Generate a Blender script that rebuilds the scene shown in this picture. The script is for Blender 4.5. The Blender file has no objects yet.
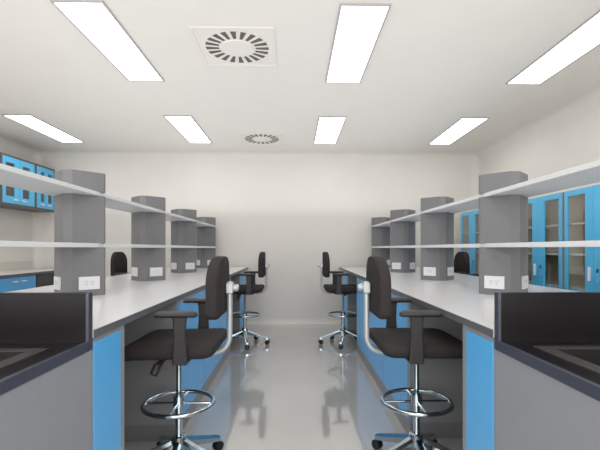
import bpy, bmesh, math, random
from mathutils import Vector, Matrix
random.seed(7)
scene = bpy.context.scene
COL = scene.collection
PI = math.pi

# ------------------------------------------------------------------ materials
def lin(c):
    c /= 255.0
    return c / 12.92 if c <= 0.04045 else ((c + 0.055) / 1.055) ** 2.4

def mat(name, rgb, rough=0.5, metal=0.0, var=0.03, scale=30.0, spec=0.5, bump=0.0, coat=0.0):
    m = bpy.data.materials.new(name)
    m.use_nodes = True
    nt = m.node_tree
    b = nt.nodes['Principled BSDF']
    c = [lin(v) for v in rgb]
    b.inputs['Roughness'].default_value = rough
    b.inputs['Metallic'].default_value = metal
    b.inputs['Specular IOR Level'].default_value = spec
    b.inputs['Coat Weight'].default_value = coat
    tc = nt.nodes.new('ShaderNodeTexCoord')
    nz = nt.nodes.new('ShaderNodeTexNoise')
    nz.inputs['Scale'].default_value = scale
    nz.inputs['Detail'].default_value = 3.0
    nt.links.new(tc.outputs['Object'], nz.inputs['Vector'])
    rp = nt.nodes.new('ShaderNodeValToRGB')
    rp.color_ramp.elements[0].position = 0.3
    rp.color_ramp.elements[1].position = 0.7
    rp.color_ramp.elements[0].color = [v * (1 - var) for v in c] + [1]
    rp.color_ramp.elements[1].color = [min(1, v * (1 + var)) for v in c] + [1]
    nt.links.new(nz.outputs['Fac'], rp.inputs['Fac'])
    nt.links.new(rp.outputs['Color'], b.inputs['Base Color'])
    if bump:
        bp = nt.nodes.new('ShaderNodeBump')
        bp.inputs['Strength'].default_value = bump
        bp.inputs['Distance'].default_value = 0.002
        nt.links.new(nz.outputs['Fac'], bp.inputs['Height'])
        nt.links.new(bp.outputs['Normal'], b.inputs['Normal'])
    return m

M = {}
M['wall'] = mat('wall_paint', (221, 218, 213), 0.75, var=0.012, scale=3, spec=0.2)
M['ceiling'] = mat('ceiling_paint', (223, 221, 217), 0.85, var=0.01, scale=3, spec=0.2)
M['floor'] = mat('epoxy_floor', (184, 181, 178), 0.08, var=0.025, scale=2.2, spec=1.0, coat=1.0)
M['floor'].node_tree.nodes['Principled BSDF'].inputs['Coat Roughness'].default_value = 0.06
M['floor'].node_tree.nodes['Principled BSDF'].inputs['Coat IOR'].default_value = 1.8
M['blue'] = mat('blue_laminate', (88, 172, 230), 0.34, var=0.012, scale=8)
M['blue_lit'] = mat('lit_blue_steel', (88, 188, 236), 0.32, var=0.012, scale=8)  # cabinet blue brightened so the light on the doors is in the colour
M['grey'] = mat('grey_steel', (146, 147, 149), 0.42, var=0.02, scale=20)
M['darkgrey'] = mat('dark_grey_steel', (88, 88, 91), 0.45, var=0.02, scale=20)
M['plinth'] = mat('plinth_grey', (132, 132, 135), 0.4, var=0.02, scale=20)
M['drawer'] = mat('charcoal_laminate', (66, 68, 72), 0.45, var=0.02, scale=20)
M['tower'] = mat('tower_grey_steel', (122, 122, 125), 0.5, var=0.02, scale=25, spec=0.35)
M['shelf'] = mat('pale_grey_shelf', (222, 223, 226), 0.4, var=0.01, scale=10)
M['top'] = mat('pale_worktop', (222, 222, 224), 0.24, var=0.015, scale=60, spec=0.5)
M['edge'] = mat('worktop_edge', (96, 97, 101), 0.4, var=0.02, scale=40)
M['sinkpanel'] = mat('light_grey_panel', (140, 142, 147), 0.4, var=0.015, scale=10)
M['epoxy'] = mat('black_epoxy', (22, 20, 22), 0.3, var=0.08, scale=40, spec=0.22)
M['epoxylit'] = mat('lit_epoxy_edge', (62, 64, 76), 0.35, var=0.05, scale=40, spec=0.6)  # paler bluish epoxy; the light on its aisle edges is put into the colour
M['rim'] = mat('epoxy_rim', (66, 64, 64), 0.35, var=0.05, scale=40)
M['basin'] = mat('basin_black', (9, 9, 10), 0.5, var=0.05, scale=40)
M['fabric'] = mat('black_fabric', (52, 47, 48), 0.85, var=0.12, scale=160, spec=0.2, bump=0.25)
M['plastic'] = mat('black_plastic', (46, 42, 44), 0.45, var=0.04, scale=60)
M['chrome'] = mat('chrome', (186, 198, 204), 0.13, metal=1.0, var=0.01)
M['tube'] = mat('silver_tube', (196, 200, 200), 0.4, metal=0.5, var=0.01)
M['rubber'] = mat('caster_black', (22, 21, 22), 0.5, var=0.05)
M['white'] = mat('white_plastic', (226, 227, 229), 0.35, var=0.01)
M['socket'] = mat('socket_grey', (186, 186, 188), 0.5, var=0.02)
M['ventdark'] = mat('vent_shadow', (96, 92, 88), 0.9, var=0.03)
M['ventplate'] = mat('vent_plate', (222, 219, 214), 0.6, var=0.01)
M['interior'] = mat('cabinet_interior', (205, 198, 180), 0.6, var=0.02)
M['lightframe'] = mat('light_frame', (172, 172, 172), 0.5, var=0.01)
M['upstand'] = mat('upstand_beige', (204, 199, 190), 0.5, var=0.02)

m = bpy.data.materials.new('light_diffuser'); m.use_nodes = True
nt = m.node_tree; nt.nodes.clear()
em = nt.nodes.new('ShaderNodeEmission'); em.inputs['Color'].default_value = (1, 0.99, 0.975, 1)
LIGHT = 6.6; UP = 55; REAR = 130
em.inputs['Strength'].default_value = LIGHT
out = nt.nodes.new('ShaderNodeOutputMaterial'); nt.links.new(em.outputs[0], out.inputs[0])
M['diffuser'] = m

m = bpy.data.materials.new('cabinet_glass'); m.use_nodes = True
nt = m.node_tree; nt.nodes.clear()
tr = nt.nodes.new('ShaderNodeBsdfTransparent'); tr.inputs['Color'].default_value = (0.93, 0.93, 0.90, 1)
gl = nt.nodes.new('ShaderNodeBsdfGlossy'); gl.inputs['Roughness'].default_value = 0.02
mx = nt.nodes.new('ShaderNodeMixShader'); fr = nt.nodes.new('ShaderNodeLayerWeight'); fr.inputs['Blend'].default_value = 0.5
mr = nt.nodes.new('ShaderNodeMapRange'); mr.inputs['To Min'].default_value = 0.06; mr.inputs['To Max'].default_value = 0.75
pw = nt.nodes.new('ShaderNodeMath'); pw.operation = 'POWER'; pw.inputs[1].default_value = 2.0
nt.links.new(fr.outputs['Facing'], pw.inputs[0]); nt.links.new(pw.outputs[0], mr.inputs['Value']); nt.links.new(mr.outputs['Result'], mx.inputs[0]); nt.links.new(tr.outputs[0], mx.inputs[1]); nt.links.new(gl.outputs[0], mx.inputs[2])
out = nt.nodes.new('ShaderNodeOutputMaterial'); nt.links.new(mx.outputs[0], out.inputs[0])
M['glass'] = m

# ------------------------------------------------------------------ mesh helpers
class MB:
    def __init__(self):
        self.v = []; self.f = []
    def add(self, vs, fs):
        o = len(self.v)
        self.v += [Vector(p) for p in vs]
        self.f += [tuple(i + o for i in q) for q in fs]
        return self
    def box(self, x0, x1, y0, y1, z0, z1):
        x0, x1 = min(x0, x1), max(x0, x1); y0, y1 = min(y0, y1), max(y0, y1); z0, z1 = min(z0, z1), max(z0, z1)
        vs = [(x, y, z) for z in (z0, z1) for (x, y) in ((x0, y0), (x1, y0), (x1, y1), (x0, y1))]
        return self.add(vs, [(3, 2, 1, 0), (4, 5, 6, 7), (0, 1, 5, 4), (1, 2, 6, 5), (2, 3, 7, 6), (3, 0, 4, 7)])
    def prism(self, poly, z0, z1):
        n = len(poly)
        vs = [(x, y, z0) for x, y in poly] + [(x, y, z1) for x, y in poly]
        fs = [tuple(range(n))[::-1], tuple(range(n, 2 * n))] + [(i, (i + 1) % n, n + (i + 1) % n, n + i) for i in range(n)]
        return self.add(vs, fs)
    def rings(self, rings, cap=True, closed=False):
        n = len(rings[0]); vs = [p for r in rings for p in r]; fs = []
        k = len(rings)
        for a in range(k if closed else k - 1):
            b = (a + 1) % k
            for i in range(n):
                j = (i + 1) % n
                fs.append((a * n + i, a * n + j, b * n + j, b * n + i))
        if cap and not closed:
            fs.append(tuple(range(n))[::-1]); fs.append(tuple(range((k - 1) * n, k * n)))
        return self.add(vs, fs)
    def tube(self, pts, r, n=12):
        pts = [Vector(p) for p in pts]
        rs = r if isinstance(r, (list, tuple)) else [r] * len(pts)
        t0 = (pts[1] - pts[0]).normalized()
        u = t0.orthogonal().normalized(); rings = []
        for i, p in enumerate(pts):
            t = ((pts[min(i + 1, len(pts) - 1)] - p).normalized() + (p - pts[max(i - 1, 0)]).normalized()).normalized()
            u = (u - t * u.dot(t)).normalized(); w = t.cross(u)
            rings.append([p + (u * math.cos(2 * PI * k / n) + w * math.sin(2 * PI * k / n)) * rs[i] for k in range(n)])
        return self.rings(rings)
    def lathe(self, prof, c=(0, 0, 0), n=24, axis='Z'):
        rings = []
        for r, h in prof:
            ring = []
            for k in range(n):
                a = 2 * PI * k / n; p = (r * math.cos(a), r * math.sin(a), h)
                if axis == 'X': p = (p[2], p[0], p[1])
                if axis == 'Y': p = (p[0], p[2], p[1])
                ring.append(Vector(p) + Vector(c))
            rings.append(ring)
        return self.rings(rings)
    def torus(self, c, R, r, N=48, n=10):
        rings = []
        for a in range(N):
            t = 2 * PI * a / N
            rings.append([Vector(c) + Vector(((R + r * math.cos(2 * PI * k / n)) * math.cos(t), (R + r * math.cos(2 * PI * k / n)) * math.sin(t), r * math.sin(2 * PI * k / n))) for k in range(n)])
        return self.rings(rings, closed=True)
    def cushion(self, outline, inset_fn, layers, place):
        """stack of insetted copies of a (u,v) outline; layers = [(inset, w)]; place maps (u,v,w)->xyz"""
        rings = [[place(*inset_fn(u, v, i), w) for u, v in outline] for i, w in layers]
        return self.rings(rings)
    def build(self, name, material, parent=None, smooth=False, bevel=0.0):
        me = bpy.data.meshes.new(name)
        bm = bmesh.new()
        vs = [bm.verts.new(p) for p in self.v]
        for q in self.f:
            try: bm.faces.new([vs[i] for i in q])
            except ValueError: pass
        bmesh.ops.recalc_face_normals(bm, faces=bm.faces)
        bm.to_mesh(me); bm.free()
        if smooth:
            for p in me.polygons: p.use_smooth = True
        me.materials.append(M[material])
        o = bpy.data.objects.new(name, me); COL.objects.link(o)
        if smooth:
            try: me.set_sharp_from_angle(angle=math.radians(40))
            except Exception: pass
        if bevel:
            b = o.modifiers.new('bevel', 'BEVEL'); b.width = bevel; b.segments = 2; b.limit_method = 'ANGLE'
        if parent: o.parent = parent
        return o

def thing(name, label, cat, loc=(0, 0, 0), group=None, rz=0):
    o = bpy.data.objects.new(name, None); COL.objects.link(o)
    o.empty_display_size = 0.1
    o.location = loc; o.rotation_euler = (0, 0, rz)
    return tag(o, label, cat, group)
def tag(o, label, cat, group=None):
    o['label'] = label; o['category'] = cat
    if group: o['group'] = group
    return o
def struct(o):
    o['kind'] = 'structure'; return o
def rrect(w, h, r, n=6):
    """rounded rectangle centred on 0; r = radii (bl, br, tr, tl)"""
    pts = []
    for (cx, cy, a0, rr) in ((-1, -1, PI, r[0]), (1, -1, 1.5 * PI, r[1]), (1, 1, 0, r[2]), (-1, 1, .5 * PI, r[3])):
        x = cx * (w / 2 - rr); y = cy * (h / 2 - rr)
        for k in range(n + 1):
            a = a0 + .5 * PI * k / n
            pts.append((x + rr * math.cos(a), y + rr * math.sin(a)))
    return pts

# ------------------------------------------------------------------ room (metres; camera above the origin looking along +Y)
XL, XR, YB, YF, H = -4.20, 3.05, 6.68, -1.6, 2.80
T = 0.12
struct(MB().box(XL - T, XR + T, YF - T, YB + T, -0.1, 0).build('floor', 'floor'))
struct(MB().box(XL - T, XR + T, YF - T, YB + T, H, H + 0.1).build('ceiling', 'ceiling'))
struct(MB().box(XL - T, XR + T, YB, YB + T, 0, H).build('wall_back', 'wall'))
struct(MB().box(XL - T, XR + T, YF - T, YF, 0, H).build('wall_front', 'wall'))
struct(MB().box(XL - T, XL, YF, YB, 0, H).build('wall_left', 'wall'))
struct(MB().box(XR, XR + T, YF, YB, 0, H).build('wall_right', 'wall'))

def cove_poly(r, n=8):
    # concave quarter fillet in the corner at (0,0) opening to +,+
    return [(0, 0), (r, 0)] + [(r - r * math.sin(a), r - r * math.cos(a)) for a in [PI / 2 * k / n for k in range(1, n)]] + [(0, r)]
def cove(name, r, place, L0, L1):
    poly = cove_poly(r)
    n = len(poly)
    rings = [[place(a, b, L) for a, b in poly] for L in (L0, L1)]
    return struct(MB().rings(rings).build(name, 'wall', smooth=True))
RC = 0.11
cove('trim_1', RC, lambda a, b, L: (L, YB - a, H - b), XL, XR)
cove('trim_2', RC, lambda a, b, L: (XL + a, L, H - b), YF, YB)
cove('trim_3', RC, lambda a, b, L: (XR - a, L, H - b), YF, YB)
cove('trim_4', RC, lambda a, b, L: (XL + a, YB - b, L), 0, H)
cove('trim_5', RC, lambda a, b, L: (XR - a, YB - b, L), 0, H)
cove('baseboard_back', 0.08, lambda a, b, L: (L, YB - a, b), XL, XR)
cove('baseboard_left', 0.08, lambda a, b, L: (XL + a, L, b), YF, 4.9)

# ------------------------------------------------------------------ ceiling lights
def ceiling_light(x, y, label):
    t = thing('ceiling_light', label, 'ceiling light', (x, y, H), 'flat ceiling light panels')
    fw, fl, e = 0.165, 0.61, 0.014
    f = MB().box(-fw, -fw + e, -fl, fl, -0.012, 0).box(fw - e, fw, -fl, fl, -0.012, 0)
    f.box(-fw + e, fw - e, -fl, -fl + e, -0.012, 0).box(-fw + e, fw - e, fl - e, fl, -0.012, 0)
    f.build('frame', 'lightframe', t)
    MB().box(-fw + e, fw - e, -fl + e, fl - e, -0.008, -0.001).build('diffuser', 'diffuser', t)
LX = (-3.24, -1.37, 0.46, 2.17)
Y1, Y2 = 3.19, 5.40
ceiling_light(LX[1], Y1, 'large slanting white ceiling light panel at upper left, in the nearer row')
ceiling_light(LX[2], Y1, 'large white ceiling light panel right of the big square vent, nearer row')
ceiling_light(LX[3], Y1, 'large white ceiling light panel cut by the right edge of the photo')
ceiling_light(LX[0], Y2, 'smaller white ceiling light panel nearest the left wall, above the wall cabinets')
ceiling_light(LX[1], Y2, 'smaller white ceiling light panel in the far row, left of the small vent')
ceiling_light(LX[2], Y2, 'smaller white ceiling light panel in the far row, just right of the small vent')
ceiling_light(LX[3], Y2, 'smaller white ceiling light panel in the far row, nearest the right wall')
# the rest of the fitting grid, behind the camera's view: plain lamps
def area(name, x, y, z, sx, sy, power, rot=(0, 0, 0)):
    l = bpy.data.lights.new(name, 'AREA'); l.shape = 'RECTANGLE'; l.size = sx; l.size_y = sy
    l.energy = power; l.color = (1, 0.99, 0.975)
    o = bpy.data.objects.new(name, l); COL.objects.link(o); o.location = (x, y, z); o.rotation_euler = rot
PW = LIGHT * 0.3 * 1.18 * PI
for x in LX:
    area('area_lamp', x, 0.98, H - 0.02, 0.3, 1.18, PW)
    area('area_lamp', x, -0.9, H - 0.02, 0.3, 1.18, PW * 0.8)
area('area_lamp', LX[0], Y1, H - 0.02, 0.3, 1.18, PW)
# added fill lamps, unseen: one brightens the ceiling, one lights from behind the camera
area('up_fill_lamp', -0.57, 3.25, 1.76, 5.2, 6.5, UP, (PI, 0, 0))
area('rear_fill_lamp', -0.57, YF + 0.05, 1.6, 6.0, 2.0, REAR, (PI / 2, 0, 0))

# ------------------------------------------------------------------ ceiling vents
def ceiling_vent(x, y, label):
    t = thing('ceiling_vent', label, 'air vent', (x, y, H), 'square swirl vents in the ceiling')
    n, s = 20, 0.3
    a0 = PI / n
    # solid plate; the radial slots are dark strips that paint the shade of openings
    ri, ro = 0.142, 0.243
    mb = MB(); z = -0.012
    mb.box(-s, s, -s, s, -0.004, 0)
    MBk = MB()
    for k in range(n):
        a = 2 * PI * k / n
        wi, wo = 0.010, 0.021
        c, sn = math.cos(a), math.sin(a)
        q = [(ri, -wi), (ro, -wo), (ro, wo), (ri, wi)]
        MBk.prism([(u * c - v * sn, u * sn + v * c) for u, v in q], -0.0065, -0.0042)
    pl = mb.build('plate', 'ventplate', t)
    fr = MB()
    e = 0.012
    fr.box(-s, -s + e, -s, s, -0.009, -0.004).box(s - e, s, -s, s, -0.009, -0.004).box(-s + e, s - e, -s, -s + e, -0.009, -0.004).box(-s + e, s - e, s - e, s, -0.009, -0.004)
    fr.build('rim', 'ventplate', t)
    MBk.build('slots', 'ventdark', t)
    MB().lathe([(0.0, -0.0042), (0.13, -0.0042), (0.125, -0.012), (0.0, -0.012)], n=32).build('centre_disc', 'ventplate', t)
ceiling_vent(-0.44, 3.17, 'large square white ceiling vent with radial slots, nearer the camera')
ceiling_vent(-0.457, 5.80, 'small looking square ceiling vent near the back wall')

# ------------------------------------------------------------------ island benches
ZT = 0.930          # worktop height
SIDE = {-1: 'left', 1: 'right'}
def handle_bar(s, x, y, z, parent, w=0.09):
    mb = MB().box(s * x, s * (x - 0.022), y - w / 2, y + w / 2, z - 0.007, z + 0.007)
    return mb.build('handle', 'white', parent, bevel=0.003)

def bench_cabinet(s, y0, y1, doors, label, first=0.018, last=0.018):
    t = thing('base_cabinet', label, 'cabinet', (0, 0, 0), 'blue fronted cabinets under the island benches')
    mb = MB().box(s * 0.751, s * 1.42, y0, y1, 0.104, ZT - 0.031)
    mb.build('carcass', 'grey', t)
    MB().box(s * 0.753, s * 1.42, y0, y1, 0.0, 0.104).build('plinth', 'plinth', t)
    n = len(doors) - 1
    for i in range(n):
        a, b = doors[i] + 0.005, doors[i + 1] - 0.005
        d = MB().box(s * 0.751, s * 0.746, a, b, 0.106, ZT - 0.050).build('door', 'blue', t, bevel=0.002)
        if b - a > 0.3:
            handle_bar(s, 0.746, (a + b) / 2 - 0.06, ZT - 0.085, d)
    return t

def island(s):
    sd = SIDE[s]
    dy = -0.024 if s > 0 else 0.0
    # worktop
    t = thing('worktop', 'long pale grey worktop of the %s island bench, dark edged' % sd, 'worktop', (0, 0, 0))
    x0, x1, ya, yb = 0.746, 1.997, 1.523 + dy, 6.615
    MB().box(s * x0, s * x1, ya, yb, ZT - 0.03, ZT).build('top_slab', 'top', t)
    e = MB().box(s * (x0 - 0.004), s * x0, ya, yb, ZT - 0.031, ZT - 0.001).box(s * x1, s * (x1 + 0.004), ya, yb, ZT - 0.031, ZT - 0.001)
    e.box(s * (x0 - 0.004), s * (x1 + 0.004), yb, yb + 0.004, ZT - 0.031, ZT - 0.001)
    e.build('edge_band', 'edge', t)
    for y in (1.53, 3.70, 6.56):
        MB().box(s * 1.422, s * 1.93, y, y + 0.025, 0, ZT - 0.03).build('support_panel', 'grey', t)
    # cabinets
    bench_cabinet(s, 1.523 + dy, 1.810 + dy, [1.524 + dy, 1.770 + dy], 'narrow tall blue cabinet front beside the black sink end, %s bench' % sd)
    bench_cabinet(s, 2.61, 4.82, [2.64, 3.38, 4.08, 4.80], 'wide blue three door cabinet behind the nearer chair, %s bench' % sd)
    bench_cabinet(s, 5.62, 6.18, [5.64, 6.16], 'blue cabinet at the far end of the %s bench, beyond the far chair' % sd)
    # modesty panels at the back of the knee spaces
    g = 'grey panels at the back of the knee spaces'
    for (a, b, w) in ((1.811 + dy, 2.609, 'nearer'), (4.821, 5.619, 'far')):
        o = MB().box(s * 1.40, s * 1.42, a, b, 0.0, ZT - 0.031).build('back_panel', 'grey')
        tag(o, 'grey panel closing the %s knee space under the %s bench' % (w, sd), 'panel', g)
    # shelves, with the columns passing between them
    zU0, zU1 = 1.573, 1.598
    zL0, zL1 = 1.240, 1.266
    xs0, xs1 = 1.258, 1.565
    tag(MB().box(s * xs0, s * xs1, 1.25, 6.52, zU0, zU1).build('shelf', 'shelf', bevel=0.002), 'long pale upper shelf running through the grey columns on the %s bench' % sd, 'shelf', 'long shelves above the island benches')
    tag(MB().box(s * xs0, s * xs1, 1.25, 6.52, zL0, zL1).build('shelf', 'shelf', bevel=0.002), 'long pale lower shelf at eye level on the %s bench' % sd, 'shelf', 'long shelves above the island benches')
    # service columns
    names = ['nearest and largest grey service column on the %s bench, beside the black sink',
             'second grey service column from the camera on the %s bench',
             'third grey service column from the camera on the %s bench',
             'farthest grey service column on the %s bench, by the back wall']
    for k, y in enumerate((2.68, 3.93, 5.18, 6.44)):
        c = thing('service_column', names[k] % sd, 'service column', (s * 1.4, y, ZT), 'grey service columns on the benches')
        a, nn = 0.160, 0.030
        poly = [(-a, -0.012), (-nn, -a + 0.012), (nn, -a + 0.012), (a, -0.012), (a, 0.012), (nn, a - 0.012), (-nn, a - 0.012), (-a, 0.012)]
        if y + a - 0.012 > 6.615: pass
        mb = MB().prism(poly, 0, zL0 - ZT).prism(poly, zL1 - ZT, zU0 - ZT).prism(poly, zU1 - ZT, 1.722 - ZT)
        mb.build('column_body', 'tower', c)
        # outlets on the four oblique faces; only the two facing down the room carry them
        for q in (-1, 1):
            p0 = Vector((q * nn, -a + 0.012, 0)); p1 = Vector((q * a, -0.012, 0))
            d = (p1 - p0).normalized(); nrm = Vector((q * d.y * q * q, -d.x, 0)) if False else Vector((d.y, -d.x, 0))
            if nrm.y > 0: nrm = -nrm
            mid = p0 + (p1 - p0) * 0.52
            def P(u, w, z): 
                v = mid + d * u + nrm * w
                return (v.x, v.y, z)
            hw = 0.062
            vs = [P(u, w, z) for z in (0.042, 0.124) for (u, w) in ((-hw, 0), (hw, 0), (hw, 0.009), (-hw, 0.009))]
            pl = MB().add(vs, [(3, 2, 1, 0), (4, 5, 6, 7), (0, 1, 5, 4), (1, 2, 6, 5), (2, 3, 7, 6), (3, 0, 4, 7)]).build('outlet_plate', 'white', c)
            for cu in (-0.018, 0.018):
                so = MB()
                for (du, dz, w2, h2) in ((-0.007, 0.008, 0.0022, 0.007), (0.007, 0.008, 0.0022, 0.007), (0, -0.009, 0.004, 0.004)):
                    vv = [P(cu + du + u, w, 0.083 + dz + z) for z in (-h2, h2) for (u, w) in ((-w2, 0.009), (w2, 0.009), (w2, 0.0105), (-w2, 0.0105))]
                    so.add(vv, [(3, 2, 1, 0), (4, 5, 6, 7), (0, 1, 5, 4), (1, 2, 6, 5), (2, 3, 7, 6), (3, 0, 4, 7)])
                so.build('socket', 'socket', pl)
    # sink unit
    u = thing('sink_unit', 'black sink with upright splash panel above a grey front, near end of %s bench' % sd, 'sink', (0, 0, 0), 'black bench end sinks')
    zs = 0.888; yn, yf = 0.35, 1.521 + dy; xf = 0.752
    zb = zs - 0.03
    MB().box(s * xf, s * 1.99, yn, yf, 0.0, zs - 0.24).box(s * xf, s * 0.80, yn, yf, zs - 0.24, zb).box(s * 1.93, s * 1.99, yn, yf, zs - 0.24, zb).box(s * 0.80, s * 1.93, 1.44, yf, zs - 0.24, zb).box(s * 0.80, s * 1.93, yn, 0.42, zs - 0.24, zb).build('cabinet_body', 'sinkpanel', u)
    # top with a rectangular opening
    ox0, ox1, oy0, oy1 = 0.885, 1.62, 0.58, 1.365
    ye = 1.490 + dy
    tp = MB().box(s * 0.762, s * ox0, yn, ye, zb, zs).box(s * ox1, s * 2.0, yn, ye, zb, zs)
    tp.box(s * ox0, s * ox1, oy1, ye, zb, zs).box(s * ox0, s * ox1, yn, oy0, zb, zs)
    tp.build('sink_top', 'epoxy', u)
    MB().box(s * 0.748, s * 0.762, yn, ye, zb, zs + 0.004).build('front_edge', 'epoxylit', u)
    rw = 0.048; rb = 0.034
    rm = MB().box(s * (ox0 - rw), s * ox0, oy0 - rw, oy1 + rb, zs, zs + 0.004).box(s * ox1, s * (ox1 + rw), oy0 - rw, oy1 + rb, zs, zs + 0.004)
    rm.box(s * ox0, s * ox1, oy1, oy1 + rb, zs, zs + 0.004).box(s * ox0, s * ox1, oy0 - rw, oy0, zs, zs + 0.004)
    rm.build('basin_rim', 'rim', u)
    w = 0.008
    bs = MB().box(s * ox0, s * (ox0 + w), oy0, oy1, zs - 0.22, zs - 0.001).box(s * (ox1 - w), s * ox1, oy0, oy1, zs - 0.22, zs - 0.001)
    bs.box(s * (ox0 + w), s * (ox1 - w), oy1 - w, oy1, zs - 0.22, zs - 0.001).box(s * (ox0 + w), s * (ox1 - w), oy0, oy0 + w, zs - 0.22, zs - 0.001)
    bs.box(s * (ox0 + w), s * (ox1 - w), oy0 + w, oy1 - w, zs - 0.22, zs - 0.21)
    bs.build('basin', 'basin', u)
    sp = MB().box(s * 0.758, s * 2.0, ye + 0.001, ye + 0.031, zb, 1.070).build('splash_panel', 'epoxy', u)
    MB().box(s * 0.748, s * 0.758, ye + 0.001, ye + 0.031, zb, 1.070).build('lit_end', 'epoxylit', sp)  # end face of the splash panel, painted in the lit edge tone
island(-1); island(1)

# ------------------------------------------------------------------ drafting chairs
# local frame: origin on the floor under the column, sitter faces -X, backrest at +X
def chair_proto(label, group):
    t = thing('drafting_chair', label, 'chair', (0, 0, 0), group)
    # seat: rounded, waterfall front
    outl = rrect(0.49, 0.48, (0.06, 0.05, 0.05, 0.06))
    def ins(u, v, i): return u * (1 - i / 0.245), v * (1 - i / 0.235)
    def pl(u, v, w):
        k = -0.018 * max(0, (-u - 0.12) / 0.12) ** 2 + 0.012 * max(0, (u - 0.14) / 0.1) ** 2 + 0.010 * (abs(v) / 0.235) ** 2 * (1 if w > 0.05 else 0)
        return Vector((u - 0.005, v, 0.672 + w + k))
    MB().cushion(outl, ins, [(0.05, 0), (0.02, 0.006), (0.004, 0.02), (0, 0.038), (0.006, 0.054), (0.02, 0.066), (0.05, 0.072), (0.12, 0.071), (0.19, 0.069)], pl).build('seat', 'fabric', t, smooth=True)
    # backrest: domed plan, height 0.33
    ob = rrect(0.40, 0.322, (0.035, 0.035, 0.15, 0.15), 10)
    def insb(u, v, i): return u * (1 - i / 0.205), v * (1 - i / 0.168)
    def plb(u, v, w): return Vector((0.198 + 0.88 * w - 0.015 * (abs(u) / 0.2) ** 2, u, 1.028 + v))
    MB().cushion(ob, insb, [(0.10, 0.0), (0.018, 0.0), (0.005, 0.005), (0, 0.015), (0, 0.058), (0.005, 0.068), (0.018, 0.073), (0.10, 0.074)], plb).build('backrest', 'fabric', t, smooth=True)
    # bent support tube
    pts = [(0.13, 0, 0.656), (0.165, 0, 0.6565), (0.19, 0, 0.658)]
    for k in range(1, 9):
        a = PI / 2 * k / 8
        pts.append((0.19 + 0.09 * math.sin(a), 0, 0.748 - 0.09 * math.cos(a)))
    pts += [(0.280, 0, 0.85), (0.280, 0, 0.95), (0.280, 0, 1.05)]
    sup = MB().tube(pts, 0.0155, 12).build('back_support', 'tube', t, smooth=True)
    MB().box(0.262, 0.300, -0.03, 0.03, 0.985, 1.045).build('bracket', 'tube', sup, bevel=0.006)
    MB().lathe([(0.0, 0.30), (0.018, 0.30), (0.02, 0.308), (0.02, 0.324), (0.014, 0.330), (0.0, 0.330)], (0, 0, 1.015), 16, 'X').build('knob', 'tube', sup, smooth=True)
    # under-seat plate, lever
    MB().box(-0.10, 0.12, -0.075, 0.075, 0.645, 0.673).build('seat_plate', 'plastic', t, bevel=0.006)
    MB().tube([(-0.03, -0.07, 0.662), (-0.04, -0.16, 0.655), (-0.05, -0.205, 0.640), (-0.062, -0.228, 0.605)], [0.010, 0.014, 0.021, 0.019], 10).build('lever', 'plastic', t, smooth=True)
    # arms
    for q in (-1, 1):
        y = q * 0.262
        pr = [Vector((0, 0, 0))]
        prof = [(0.664, 0.034), (0.690, 0.036), (0.72, 0.034), (0.80, 0.029), (0.87, 0.031), (0.900, 0.036)]
        rings = []
        for z, hw in prof:
            yo = y if z > 0.74 else y
            rings.append([Vector((0.078 + u * hw, yo + v * 0.011, z)) for u, v in ((-1, -.6), (-.8, -1), (.8, -1), (1, -.6), (1, .6), (.8, 1), (-.8, 1), (-1, .6))])
        arm = MB().rings(rings)
        arm.box(0.045, 0.11, min(y, y - q * 0.10), max(y, y - q * 0.10), 0.662, 0.673)
        arm = arm.build('armrest_post', 'plastic', t)
        op = rrect(0.212, 0.07, (0.03,) * 4)
        def insa(u, v, i): return u * (1 - i / 0.106), v * (1 - i / 0.035)
        MB().cushion(op, insa, [(0.012, 0), (0.002, 0.006), (0, 0.014), (0.004, 0.022), (0.014, 0.027)], lambda u, v, w, y=y: Vector((u + 0.058, v + y, 0.898 + w - 0.02 * max(0, abs(u) / 0.106 - 0.75)))).build('armrest_pad', 'plastic', arm, smooth=True)
    # column
    MB().lathe([(0.0, 0.645), (0.0145, 0.645), (0.0145, 0.42), (0.019, 0.42), (0.019, 0.20), (0.026, 0.195), (0.026, 0.10), (0.0, 0.10)], n=20).build('gas_column', 'chrome', t, smooth=True)
    # foot ring
    fr = MB().torus((0, 0, 0.379), 0.187, 0.0125)
    fr.lathe([(0.0205, 0.365), (0.03, 0.365), (0.03, 0.42), (0.0205, 0.42)], n=20)
    for k in range(4):
        a = PI / 4 * 1 + PI / 2 * k
        a = PI / 2 * k
        fr.tube([(0.028 * math.cos(a), 0.028 * math.sin(a), 0.379), (0.184 * math.cos(a), 0.184 * math.sin(a), 0.379)], 0.0075, 8)
    fr.build('foot_ring', 'chrome', t, smooth=True)
    # five arm base with casters
    ba = MB().lathe([(0.027, 0.205), (0.040, 0.20), (0.045, 0.17), (0.040, 0.11), (0.027, 0.105)], n=20)
    angs = [math.radians(v) for v in (66, -6, -78, -150, 138)]
    for a in angs:
        c, s_ = math.cos(a), math.sin(a)
        rings = []
        for r, zc, hw, hh in ((0.03, 0.160, 0.024, 0.026), (0.10, 0.136, 0.022, 0.023), (0.20, 0.103, 0.019, 0.020), (0.285, 0.077, 0.016, 0.017), (0.300, 0.073, 0.013, 0.014)):
            rings.append([Vector((r * c - u * hw * s_, r * s_ + u * hw * c, zc + v * hh)) for u, v in ((-1, -1), (1, -1), (1, .3), (.6, 1), (-.6, 1), (-1, .3))])
        ba.rings(rings)
    base = ba.build('base', 'chrome', t)
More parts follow.
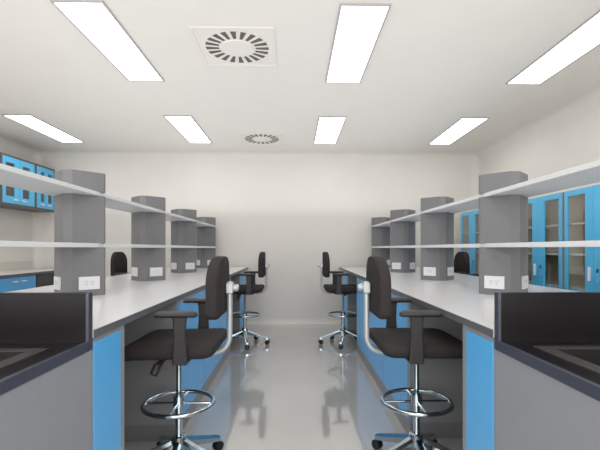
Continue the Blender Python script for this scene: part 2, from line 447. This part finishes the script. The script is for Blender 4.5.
    for a in angs:
        c, s_ = math.cos(a), math.sin(a)
        ca = MB().lathe([(0.0, 0.045), (0.007, 0.045), (0.007, 0.064), (0.0, 0.064)], (0.285 * c, 0.285 * s_, 0), 10)
        ctr = Vector((0.292 * c, 0.292 * s_, 0.029))
        ax = Vector((-s_, c, 0)); u2 = Vector((c, s_, 0))
        for q in (-1, 1):
            rings = []
            for r, w in ((0.016, 0.003), (0.029, 0.004), (0.029, 0.020), (0.020, 0.026), (0.005, 0.027)):
                rings.append([ctr + ax * (q * w) + (u2 * math.cos(2 * PI * k / 16) + Vector((0, 0, 1)) * math.sin(2 * PI * k / 16)) * r for k in range(16)])
            ca.rings(rings)
        ca.build('caster', 'rubber', base, smooth=True)
    return t

def copy_tree(o, parent=None):
    c = o.copy(); COL.objects.link(c)
    if parent: c.parent = parent
    for ch in [k for k in list(o.children)]:
        copy_tree(ch, c)
    return c
G = 'black drafting chairs with chrome foot rings'
proto = chair_proto('black drafting chair in the foreground pulled up to the left bench', G)
proto.location = (-0.635, 2.25, 0)
for ch in proto.children:
    if ch.name.startswith('base'): ch.rotation_euler = (0, 0, math.radians(-12))
def place(label, x, y, flip, base_rot=0.0, rz=0.0):
    c = copy_tree(proto); c['label'] = label
    c.location = (x, y, 0); c.rotation_euler = (0, 0, (PI if flip else 0) + rz)
    for ch in c.children:
        if ch.name.startswith('base'): ch.rotation_euler = (0, 0, math.radians(base_rot + (12 if flip else 0)))
    return c
place('black drafting chair in the foreground pulled up to the right bench', 0.685, 2.25, True, 12)
place('black drafting chair at the far end of the left bench, by the back wall', -0.632, 5.25, False)
place('black drafting chair at the far end of the right bench, by the back wall', 0.637, 5.25, True)
place('black drafting chair beyond the left bench, only its back showing above the worktop', -2.10, 5.42, True)
place('black drafting chair beyond the right bench, only its back showing above the worktop', 2.08, 5.50, False)
place('black drafting chair behind the nearest right column, mirrored in the blue cabinet glass', 2.10, 4.60, False)

# ------------------------------------------------------------------ tall glazed cabinets on the right wall
XC = 2.65; ZC = 1.79
def framed_door(parent, xf, th, dirx, y0, y1, z0, z1, wy0, wy1, wz0, wz1, material):
    """door slab in the plane x = xf with a glazed opening; dirx = outward direction"""
    a, b = xf, xf + dirx * th
    mb = MB().box(a, b, y0, wy0, z0, z1).box(a, b, wy1, y1, z0, z1).box(a, b, wy0, wy1, z0, wz0).box(a, b, wy0, wy1, wz1, z1)
    d = mb.build('door', material, parent)
    xg = xf + dirx * th * 0.5
    MB().add([(xg, wy0, wz0), (xg, wy1, wz0), (xg, wy1, wz1), (xg, wy0, wz1)], [(0, 1, 2, 3)]).build('glass_pane', 'glass', d)
    return d
tall_labels = ['tall blue glazed cabinet cut by the right edge of the photo',
               'tall blue glazed cabinet just right of the nearest grey column, white handle and black lock',
               'tall blue glazed cabinet half hidden behind the nearest right grey column',
               'tall blue glazed cabinet in the corner by the back wall']
for k, y0 in enumerate((3.125, 3.945, 4.765, 5.585)):
    y1 = y0 + 0.805
    t = thing('tall_cabinet', tall_labels[k], 'cabinet', (0, 0, 0), 'tall blue glazed cabinets on the right wall')
    xb = XR - 0.012
    if True:
        xf = XC + 0.018
        c = MB().box(xf, xb, y0, y0 + 0.018, 0, ZC).box(xf, xb, y1 - 0.018, y1, 0, ZC)
        c.box(xf, xb, y0 + 0.018, y1 - 0.018, ZC - 0.018, ZC).box(xf, xb, y0 + 0.018, y1 - 0.018, 0, 0.08)
        c.build('carcass', 'interior', t)
        xe = xf - 0.012
        e = MB().box(xe, xf, y0, y0 + 0.0155, 0, ZC).box(xe, xf, y1 - 0.0155, y1, 0, ZC).box(xe, xf, y0 + 0.0155, y1 - 0.0155, 0, 0.083).box(xe, xf, y0 + 0.0155, y1 - 0.0155, ZC - 0.0035, ZC)
        e.build('front_frame', 'grey', t)
        MB().box(xb - 0.01, xb - 0.001, y0 + 0.018, y1 - 0.018, 0.08, ZC - 0.018).build('back_panel', 'interior', t)
    for z in (0.84, 1.165, 1.46):
        MB().box(xf + 0.02, xb - 0.011, y0 + 0.019, y1 - 0.019, z, z + 0.018).build('inner_shelf', 'shelf', t)
    ym = (y0 + y1) / 2
    dn = framed_door(t, xf, 0.018, -1, y0 + 0.016, ym - 0.002, 0.085, ZC - 0.004, y0 + 0.058, ym - 0.105, 0.84, 1.735, 'blue_lit')
    df = framed_door(t, xf, 0.018, -1, ym + 0.002, y1 - 0.016, 0.085, ZC - 0.004, ym + 0.105, y1 - 0.058, 0.84, 1.735, 'blue_lit')
    MB().box(XC, XC - 0.02, ym + 0.035, ym + 0.055, 0.94, 1.065).build('handle', 'white', df, bevel=0.004)
    MB().box(XC, XC - 0.014, ym - 0.058, ym - 0.038, 0.925, 1.01).build('handle', 'blue', dn, bevel=0.004)
    MB().box(XC, XC - 0.006, ym - 0.056, ym - 0.040, 1.02, 1.055).build('lock', 'plastic', dn, bevel=0.002)

# ------------------------------------------------------------------ left wall: hanging cabinets, base units, worktop
XW = -3.85
wl = ['blue wall cabinet with small glazed panes, cut by the left edge of the photo', 'blue wall cabinet in the back left corner, partly behind a grey column']
for k, (y0, y1, wins) in enumerate(((5.41, 6.12, ((5.496, 5.672), (5.837, 5.988))), (6.125, 6.60, ((6.246, 6.345), (6.43, 6.53))))):
    t = thing('wall_cabinet', wl[k], 'cabinet', (0, 0, 0), 'blue wall cabinets on the left wall')
    z0, z1 = 1.815, 2.50
    xb = XL + 0.002
    c = MB().box(xb, XW - 0.0, y0, y0 + 0.022, z0, z1).box(xb, XW, y1 - 0.022, y1, z0, z1).box(xb, XW, y0 + 0.022, y1 - 0.022, z1 - 0.025, z1).box(xb, XW, y0 + 0.022, y1 - 0.022, z0, z0 + 0.035)
    c.build('carcass', 'darkgrey', t)
    MB().box(xb, xb + 0.008, y0 + 0.022, y1 - 0.022, z0 + 0.035, z1 - 0.025).build('back_panel', 'darkgrey', t)
    ym = (y0 + y1) / 2
    for i, (a, b) in enumerate(((y0 + 0.023, ym - 0.002), (ym + 0.002, y1 - 0.023))):
        d = framed_door(t, XW - 0.02, 0.018, 1, a, b, z0 + 0.036, z1 - 0.026, wins[i][0], wins[i][1], 1.945, 2.40, 'blue_lit')
        hy = ym - 0.085 if i == 0 else ym + 0.085
        MB().box(XW - 0.002, XW + 0.018, hy - 0.045, hy + 0.045, 1.893, 1.912).build('handle', 'white', d, bevel=0.003)
XBF = -3.60; ZW = 0.905
t = thing('base_cabinet', 'blue two door base cabinet under the worktop on the left wall', 'cabinet', (0, 0, 0))
MB().box(XL + 0.085, XBF, 4.92, 5.72, 0.1, ZW - 0.031).build('carcass', 'grey', t)
MB().box(XL + 0.085, XBF - 0.03, 4.92, 5.72, 0.0, 0.1).build('plinth', 'darkgrey', t)
for i, (a, b) in enumerate(((4.94, 5.36), (5.364, 5.70))):
    d = MB().box(XBF, XBF + 0.016, a, b, 0.11, ZW - 0.045).build('door', 'blue', t, bevel=0.002)
    hy = 5.275 if i == 0 else 5.448
    MB().box(XBF + 0.016, XBF + 0.036, hy - 0.045, hy + 0.045, 0.795, 0.812).build('handle', 'white', d, bevel=0.003)
t = thing('drawer_unit', 'charcoal drawer unit under the left wall worktop, beside the blue base cabinet', 'cabinet', (0, 0, 0))
MB().box(XL + 0.085, XBF, 5.722, 6.59, 0.1, ZW - 0.031).build('carcass', 'darkgrey', t)
MB().box(XL + 0.085, XBF - 0.03, 5.722, 6.59, 0.0, 0.1).build('plinth', 'darkgrey', t)
for z0, z1 in ((0.715, 0.855), (0.42, 0.705), (0.115, 0.41)):
    d = MB().box(XBF, XBF + 0.016, 5.735, 6.575, z0, z1).build('drawer', 'drawer', t, bevel=0.002)
    MB().box(XBF + 0.016, XBF + 0.03, 6.07, 6.19, z1 - 0.035, z1 - 0.022).build('handle', 'drawer', d, bevel=0.003)
t = thing('worktop', 'pale worktop with low beige upstand along the left wall', 'worktop', (0, 0, 0))
MB().box(XL + 0.002, -3.574, 4.90, 6.57, ZW - 0.03, ZW).build('top_slab', 'top', t)
MB().box(-3.574, -3.57, 4.90, 6.57, ZW - 0.031, ZW - 0.001).build('edge_band', 'edge', t)
MB().box(XL + 0.002, XL + 0.02, 4.90, 6.56, ZW, 1.035).build('upstand', 'upstand', t)

# ------------------------------------------------------------------ world, camera, view
w = bpy.data.worlds.new('world'); scene.world = w; w.use_nodes = True
w.node_tree.nodes['Background'].inputs[0].default_value = (0.8, 0.8, 0.8, 1)
w.node_tree.nodes['Background'].inputs[1].default_value = 0.3
cam = bpy.data.cameras.new('camera'); co = bpy.data.objects.new('camera', cam); COL.objects.link(co)
co.location = (0, 0, 1.2325); co.rotation_euler = (PI / 2, 0, math.radians(-1.15))
cam.sensor_width = 36; cam.lens = 405 / 600 * 36
cam.shift_x = -2.0 / 600
cam.shift_y = (248.5 - 225) / 600
cam.clip_start = 0.02
scene.camera = co
scene.view_settings.view_transform = 'Standard'
scene.view_settings.look = 'None'
scene.view_settings.exposure = 0.0
